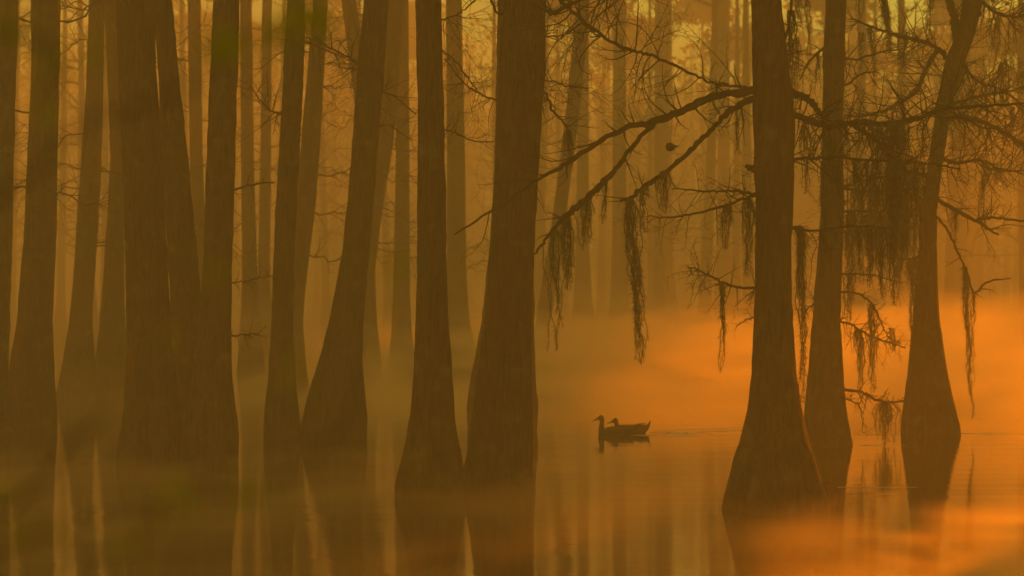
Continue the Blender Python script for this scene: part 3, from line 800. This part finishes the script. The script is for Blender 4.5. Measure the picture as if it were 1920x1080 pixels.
MOSS = [
    ('longest moss strand hanging from the blunt end of the lower bough', 1180, 372, 684, 15, Y1 - .25, 20, .5, .075, 1.2),
    ('thick dark moss beard under the first bough, above the cone-footed trunk', 1062, 406, 545, 20, Y1 - .22, 20, .5, .02, 1.1),
    ('wispy pale moss curtain at the lower end of the first bough', 1040, 432, 660, 26, Y1 - .22, 14, .7, .03, .8),
    ('short moss tuft halfway down the first bough', 1098, 374, 470, 24, Y1 - .22, 16, .5, 0, 1.0),
    ('small moss strand near the top fork of the first bough', 1132, 340, 420, 8, Y1 - .22, 5, .5, 0, .9),
    ('moss wisps under the middle of the lower bough', 1246, 322, 402, 26, Y1 - .2, 12, .7, 0, .9),
    ('moss wisps near the blunt end of the lower bough', 1212, 350, 440, 22, Y1 - .25, 10, .6, 0, .9),
    ('thin moss strands beside the trunk under the lower bough', 1388, 196, 290, 12, Y1 - .05, 7, .6, 0, .8),
    ('moss knot hanging from the dim twigs left of the flared trunk', 1364, 382, 468, 14, Y1 - .2, 14, .4, 0, 1.0),
    ('moss curtain brushing the left side of the flared trunk', 1400, 372, 520, 22, Y1 - .05, 18, .6, .02, 1.0),
    ('thin moss tail below the lowest left twigs', 1356, 528, 700, 9, Y1 - .2, 8, .35, -.02, .9),
    ('moss rope close along the right side of the flared trunk', 1497, 424, 770, 9, Y1 + .1, 12, .45, .03, 1.0),
    ('upper moss rope with a dark knot right of the flared trunk', 1482, 20, 220, 10, Y1 + .25, 14, .7, .0, 1.1),
    ('thick moss rope hanging from the top edge between the limbs', 1655, -20, 100, 11, Y2 - .3, 20, .4, .11, 1.2),
    ('moss tail under the tip of the upper forked limb', 1630, 52, 145, 9, Y3 - .55, 10, .5, .1, 1.0),
    ('moss rope hanging from the limb right of the fork', 1872, 26, 115, 8, Y3, 10, .5, -.05, 1.0),
    ('long two-tailed moss rope over the glowing orange water', 1808, 500, 785, 9, Y3 - .3, 12, .6, .05, 1.1),
    ('second tail beside the two-tailed moss rope', 1824, 548, 720, 7, Y3 - .35, 6, .5, .0, .8),
    ('small dark moss knot among twigs right of the fork', 1848, 300, 350, 8, Y3, 8, .6, 0, 1.0),
    ('moss tail hanging under the right side branch tip', 1843, 335, 400, 7, Y3, 8, .5, -.03, 1.0),
    ('moss clump dipping into the water between the two dark trunks', 1660, 752, 838, 26, Y2, 26, .75, .02, 1.1),
    ('moss rope reaching down to the clump above the water', 1636, 570, 745, 8, Y2 - .1, 12, .6, .0, 1.0),
    ('moss rope behind the leafy drooping twig', 1612, 618, 735, 10, Y2 - .1, 12, .6, .04, 1.0),
    ('moss strand under the short stick beside the slim dark cypress', 1592, 513, 610, 7, Y2 - .1, 9, .5, 0, 1.0),
    ('moss fringe hanging in front of the forked cypress trunk', 1716, 484, 640, 16, Y3 - .55, 16, .5, .03, 1.1),
    ('long moss tail on the left edge of the forked cypress', 1706, 486, 700, 8, Y3 - .6, 8, .5, .04, .9),
    ('small moss tail at the rim of the drooping twigs', 1672, 615, 660, 6, Y2 - .1, 6, .5, .05, 1.0),
    ('thin moss beard on the side branch below the fork', 1790, 394, 450, 10, Y3 - .1, 8, .6, 0, .9),
    ('moss hanging from the tilted twig of the thickest trunk', 1066, 244, 318, 14, Y4, 10, .5, 0, 1.0),
    ('moss sleeve along the bent upper part of the forked trunk', 1776, 150, 250, 18, Y3 - .3, 16, .7, -.02, 1.0),
    ('moss tail at the far right among the twigs', 1898, 200, 262, 7, Y3 - .3, 7, .5, 0, 1.0),
]
for i, (lb, x, y0, y1, w, Y, st, tp, ln, fz) in enumerate(MOSS):
    moss(lb, x, y0, y1, w, Y, 900 + i, st, None, tp, ln, fz)
rng = random.Random(77)
for i in range(84):      # the dense veil below the crossing limbs
    lane = rng.choice(((232, 1500, 1740, Y1 + .7), (300, 1495, 1760, Y1 + .4), (352, 1585, 1710, Y2 - .2), (398, 1585, 1695, Y2), (328, 1600, 1730, Y3 - .4), (428, 1495, 1670, Y1 + .3)))
    x = rng.uniform(lane[1], lane[2])
    if rng.random() < .5: x = rng.gauss(1685, 26)
    h = rng.uniform(60, 190)
    lim = {232: 'the thick crossing limb', 300: 'the thin limb below it', 352: 'the slim cypress upper stick', 398: 'the slim cypress lower stick',
           328: 'the forked cypress left stick', 428: 'the flared trunk lowest stick'}[lane[0]]
    where = 'near the flared trunk' if x < 1570 else 'midway' if x < 1660 else 'towards the forked cypress'
    moss('ragged moss strand under %s, %s' % (lim, where), x, lane[0] + rng.uniform(-3, 5), min(lane[0] + h, 575), rng.uniform(8, 22), lane[3] + rng.uniform(-.15, .15), 1200 + i, rng.randint(4, 9), 'moss veil under %s, %s' % (lim, where), .55, rng.uniform(-.02, .04), .9)
for i in range(14):      # golden wisps above, against the light
    x = rng.choice((rng.uniform(1490, 1545), rng.uniform(1590, 1760), rng.uniform(1850, 1915)))
    y = rng.uniform(-30, 120)
    moss('short pale moss wisp high among the backlit twigs', x, y, y + rng.uniform(60, 130), rng.uniform(6, 14), rng.uniform(Y2, Y3 + 1.5), 1400 + i, rng.randint(4, 8), 'backlit moss wisps above the limbs', .6, rng.uniform(-.03, .03), .8)

# seed ball above the lower bough
mb = MB()
c = P(1257, 276, Y1 - .1)
prof = [(-9, 0.6), (-8, 4), (-6, 7), (-2, 8.2), (2, 8), (5.5, 6), (8, 3.4), (11, 1.6), (16, .5)]
pts = [c + Vector((dx / FPX * Y1, 0, (0.5 if dx < 8 else 1.5) / FPX * Y1)) for dx, _ in prof]
mb.tube(pts, [w / FPX * Y1 for _, w in prof], 12)
mb.tube([c + Vector((0, 0, .034)), c + Vector((.006, .01, .15)), P(1262, 216, Y1 - .12)], [.0012, .0012, .0012], 4)
tag(mb.build('seed_ball', M['seed'], None, loc=c), 'small dark round seed ball hanging just above the lower mossy bough', 'seed ball')


# ------------------------------------------------------------------ ducks
def loft(mb, secs, sides=16):
    """secs: (centre, half width, half height, tangent-tilt) along a path"""
    n = len(secs)
    b = len(mb.v)
    for i, (c, hw, hh) in enumerate(secs):
        p = secs[max(i - 1, 0)][0]; q = secs[min(i + 1, n - 1)][0]
        t = (Vector(q) - Vector(p)).normalized()
        side = Vector((0, 1, 0))
        up = t.cross(side).normalized()
        for k in range(sides):
            a = 2 * math.pi * k / sides
            mb.v.append(Vector(c) + side * (math.cos(a) * hw) + up * (math.sin(a) * hh))
    for i in range(n - 1):
        for k in range(sides):
            k2 = (k + 1) % sides
            mb.f.append((b + i * sides + k, b + i * sides + k2, b + (i + 1) * sides + k2, b + (i + 1) * sides + k))
    mb.f.append(tuple(b + k for k in range(sides))[::-1])
    mb.f.append(tuple(b + (n - 1) * sides + k for k in range(sides)))


def duck(label, loc, neck, tail, group):
    """swims towards -x; neck: head-centre (x, z); tail: tip (x, z)"""
    t = thing('duck', loc, label, 'duck', group)
    hx, hz = neck
    mb = MB()
    loft(mb, [((-.215, 0, .03), .02, .02), ((-.205, 0, .032), .06, .05), ((-.16, 0, .018), .10, .052), ((-.08, 0, .016), .12, .06), ((.02, 0, .020), .12, .072), ((.11, 0, .030), .10, .07),
              ((.18, 0, .046), .07, .058), ((.23, 0, .062 + tail[1] * .1), .05, .036), ((tail[0] - .03, 0, tail[1] * .66), .032, .018), ((tail[0], 0, tail[1]), .008, .005)], 20)
    loft(mb, [((-.13, 0, .02), .07, .07), ((-.172, 0, .07), .052, .052), ((-.176 * .6 + (hx + .012) * .4, 0, .07 + (hz - .125) * .45), .037, .038), ((hx + .012, 0, hz - .055), .029, .031), ((hx + .008, 0, hz - .022), .033, .037),
              ((hx - .002, 0, hz + .006), .036, .040), ((hx - .016, 0, hz + .02), .030, .034), ((hx - .028, 0, hz + .032), .014, .016)], 16)
    loft(mb, [((hx + .02, 0, hz + .004), .024, .026), ((hx - .012, 0, hz + .002), .036, .036), ((hx - .04, 0, hz - .008), .026, .024), ((hx - .058, 0, hz - .016), .017, .014)], 14)
    me = bpy.data.meshes.new('body_source')
    me.from_pydata([tuple(v) for v in mb.v], [], mb.f)
    o = bpy.data.objects.new('body_source', me); COL.objects.link(o)
    rm = o.modifiers.new('remesh', 'REMESH'); rm.mode = 'VOXEL'; rm.voxel_size = .006
    sm = o.modifiers.new('smooth', 'SMOOTH'); sm.iterations = 6; sm.factor = .5
    dg = bpy.context.evaluated_depsgraph_get()
    body = bpy.data.meshes.new_from_object(o.evaluated_get(dg))
    bpy.data.objects.remove(o)
    body.materials.clear(); body.materials.append(M['plumage']); body.shade_smooth()
    bo = bpy.data.objects.new('body', body); COL.objects.link(bo); bo.parent = t
    ORIGIN[t.name] = Vector()
    m1 = MB()
    loft(m1, [((hx - .048, 0, hz - .010), .019, .018), ((hx - .07, 0, hz - .018), .018, .013), ((hx - .10, 0, hz - .031), .020, .008), ((hx - .118, 0, hz - .038), .018, .006), ((hx - .128, 0, hz - .042), .008, .003)], 12)
    m1.build('bill', M['bill'], t)
    for s in (-1, 1):
        m2 = MB()
        c = Vector((hx - .018, s * .0335, hz + .009))
        m2.tube([c - Vector((0, s * .004, 0)), c, c + Vector((0, s * .003, 0))], [.002, .0055, .001], 8)
        m2.build('eye', M['eye'], t)
        m3 = MB()
        loft(m3, [((-.12, s * .085, .052), .012, .02), ((-.08, s * .112, .056), .022, .045), ((.0, s * .118, .062), .024, .052), ((.08, s * .108, .070), .022, .044), ((.15, s * .08, .088), .016, .028), ((.20, s * .055, .104), .010, .013), ((.265, s * .03, .124), .004, .005)], 12)
        w = m3.build('wing', M['wing'], t)
        for k, (x0, z0, dx, dz) in enumerate(((.02, .096, .13, .052), (.08, .10, .13, .05), (.15, .094, .14, .034))):
            m4 = MB()
            loft(m4, [((x0, s * .085, z0), .008, .007), ((x0 + dx * .5, s * .07, z0 + dz * .45), .009, .006), ((x0 + dx, s * .06, z0 + dz), .003, .002)], 8)
            ORIGIN[w.name] = Vector()
            m4.build('wing_feather', M['wing'], w)
    return t


YD = base_depth(815)
duck('swimming duck in front, long neck upright, bill pointing left', P(1150, 815, YD), (-.172, .238), (.30, .15), 'pair of swimming ducks')
YE = base_depth(812)
dk = duck('swimming duck half hidden behind its mate, tail cocked up', P(1183, 812, YE), (-.27 + .05, .175), (.288, .185), 'pair of swimming ducks')

# their wake and the bright water lines
wk = MB()
rng = random.Random(9)


def ripple(x0, y0, x1, y1, h, w):
    """one low ridge of water running between two points of the surface"""
    a = P(x0, y0, base_depth(y0)); b = P(x1, y1, base_depth(y1))
    n = max(12, int((b - a).length / .06))
    d = (b - a).normalized(); s = Vector((-d.y, d.x, 0))
    b0 = len(wk.v)
    for i in range(n + 1):
        t = i / n
        q = a.lerp(b, t); q.z = 0
        k = math.sin(math.pi * t) ** .4 * (.55 + .45 * math.sin(i * .9 + x0) * math.sin(i * .37 + y0))
        for u, z in ((-1, 0), (-.55, .45), (0, 1), (.55, .45), (1, 0)):
            v = q + s * (w * u * (.7 + .3 * math.sin(i * .5)))
            v.z = .003 + max(h * k * z, 0)
            wk.v.append(v)
    for i in range(n):
        for j in range(4):
            k = b0 + i * 5 + j
            wk.f.append((k, k + 5, k + 6, k + 1))


for x0, x1, y0, y1, h, w in ((1186, 1420, 815.5, 817, .010, .035), (1216, 1330, 811, 813, .014, .05), (1300, 1425, 810, 806, .008, .05), (1225, 1400, 808.5, 801, .006, .05), (1180, 1290, 816.5, 818.5, .006, .03),
                             (1796, 1930, 813, 813.5, .010, .04), (1600, 1690, 815, 815, .006, .04), (1320, 1400, 808, 807, .008, .04), (1612, 1698, 835, 835, .006, .03), (1570, 1720, 914, 914, .004, .03)):
    ripple(x0, y0, x1, y1, h, w)
tag(wk.build('wake', M['wake']), 'thin bright wake lines trailing behind the ducks', kind='stuff')

# ------------------------------------------------------------------ leafy sapling close to the lens, out of focus
sp = thing('leafy_sapling', (-1.05, 2.0, 0), 'blurred leafy sapling reaching in close from the left edge', 'sapling')
rng = random.Random(21)
YS = 1.9
m1 = MB()
a, b = smooth_path([Vector((-1.05, 2.0, -.4)), Vector((-1.02, 2.02, .8)), Vector((-.98, 1.98, 1.8)), Vector((-.9, 1.95, 2.5)), Vector((-.8, 1.95, 3.2))], [.03, .026, .02, .015, .006], 8, .004, rng)
m1.tube(a, b, 8)
m1.build('trunk', M['twig'], sp)


def blur_spray(pts, widths, clusters):
    p3 = [Vector(p) if not isinstance(p, tuple) or len(p) == 3 else P(p[0], p[1], YS) for p in pts]
    a, b = smooth_path(p3, [w / 2 / FPX * YS for w in widths], 6, .003, rng)
    m1 = MB(); m1.tube(a, b, 6)
    o = m1.build('branch', M['twig'], sp)
    lf = MB()
    for x, y, r, n in clusters:
        c = P(x, y, YS)
        for _ in range(n):
            q = c + Vector((rng.gauss(0, r * .45), rng.gauss(0, 40), rng.gauss(0, r * .45))) / FPX * YS
            leaf_quad(lf, q, rng, rng.uniform(18, 34) / FPX * YS * 1.2, .2)
    if lf.f: tag(lf.build('leaves', M['leaf'], o, smooth=False), kind='stuff')


blur_spray([(-.9, 1.95, 2.5), (-300, 160), (0, 60), (110, 120), (60, 210)], [16, 12, 10, 8, 4], [(40, 60, 60, 12), (110, 110, 55, 12), (80, 205, 40, 7), (30, 20, 50, 8)])
blur_spray([(-.98, 1.98, 1.9), (-200, 520), (90, 300), (160, 222), (330, 180), (420, 95), (530, 50), (585, 28)], [14, 11, 8, 7, 6, 5, 4, 3], [(420, 85, 38, 40), (525, 60, 28, 24), (583, 28, 34, 55), (185, 90, 24, 12)])
blur_spray([(-1.0, 2.0, 1.4), (-180, 1010), (20, 960), (110, 860), (200, 770)], [16, 14, 12, 10, 6], [(15, 900, 40, 8), (30, 1010, 36, 8)])
blur_spray([(-1.02, 2.0, 1.1), (-100, 1120), (220, 1040), (325, 930), (470, 925), (640, 800), (740, 505)], [14, 10, 8, 7, 5, 4, 2], [(325, 925, 55, 22), (235, 1020, 44, 14), (470, 930, 50, 12), (545, 690, 34, 10), (740, 505, 40, 16), (300, 600, 40, 6), (400, 510, 40, 8), (800, 900, 50, 6)])
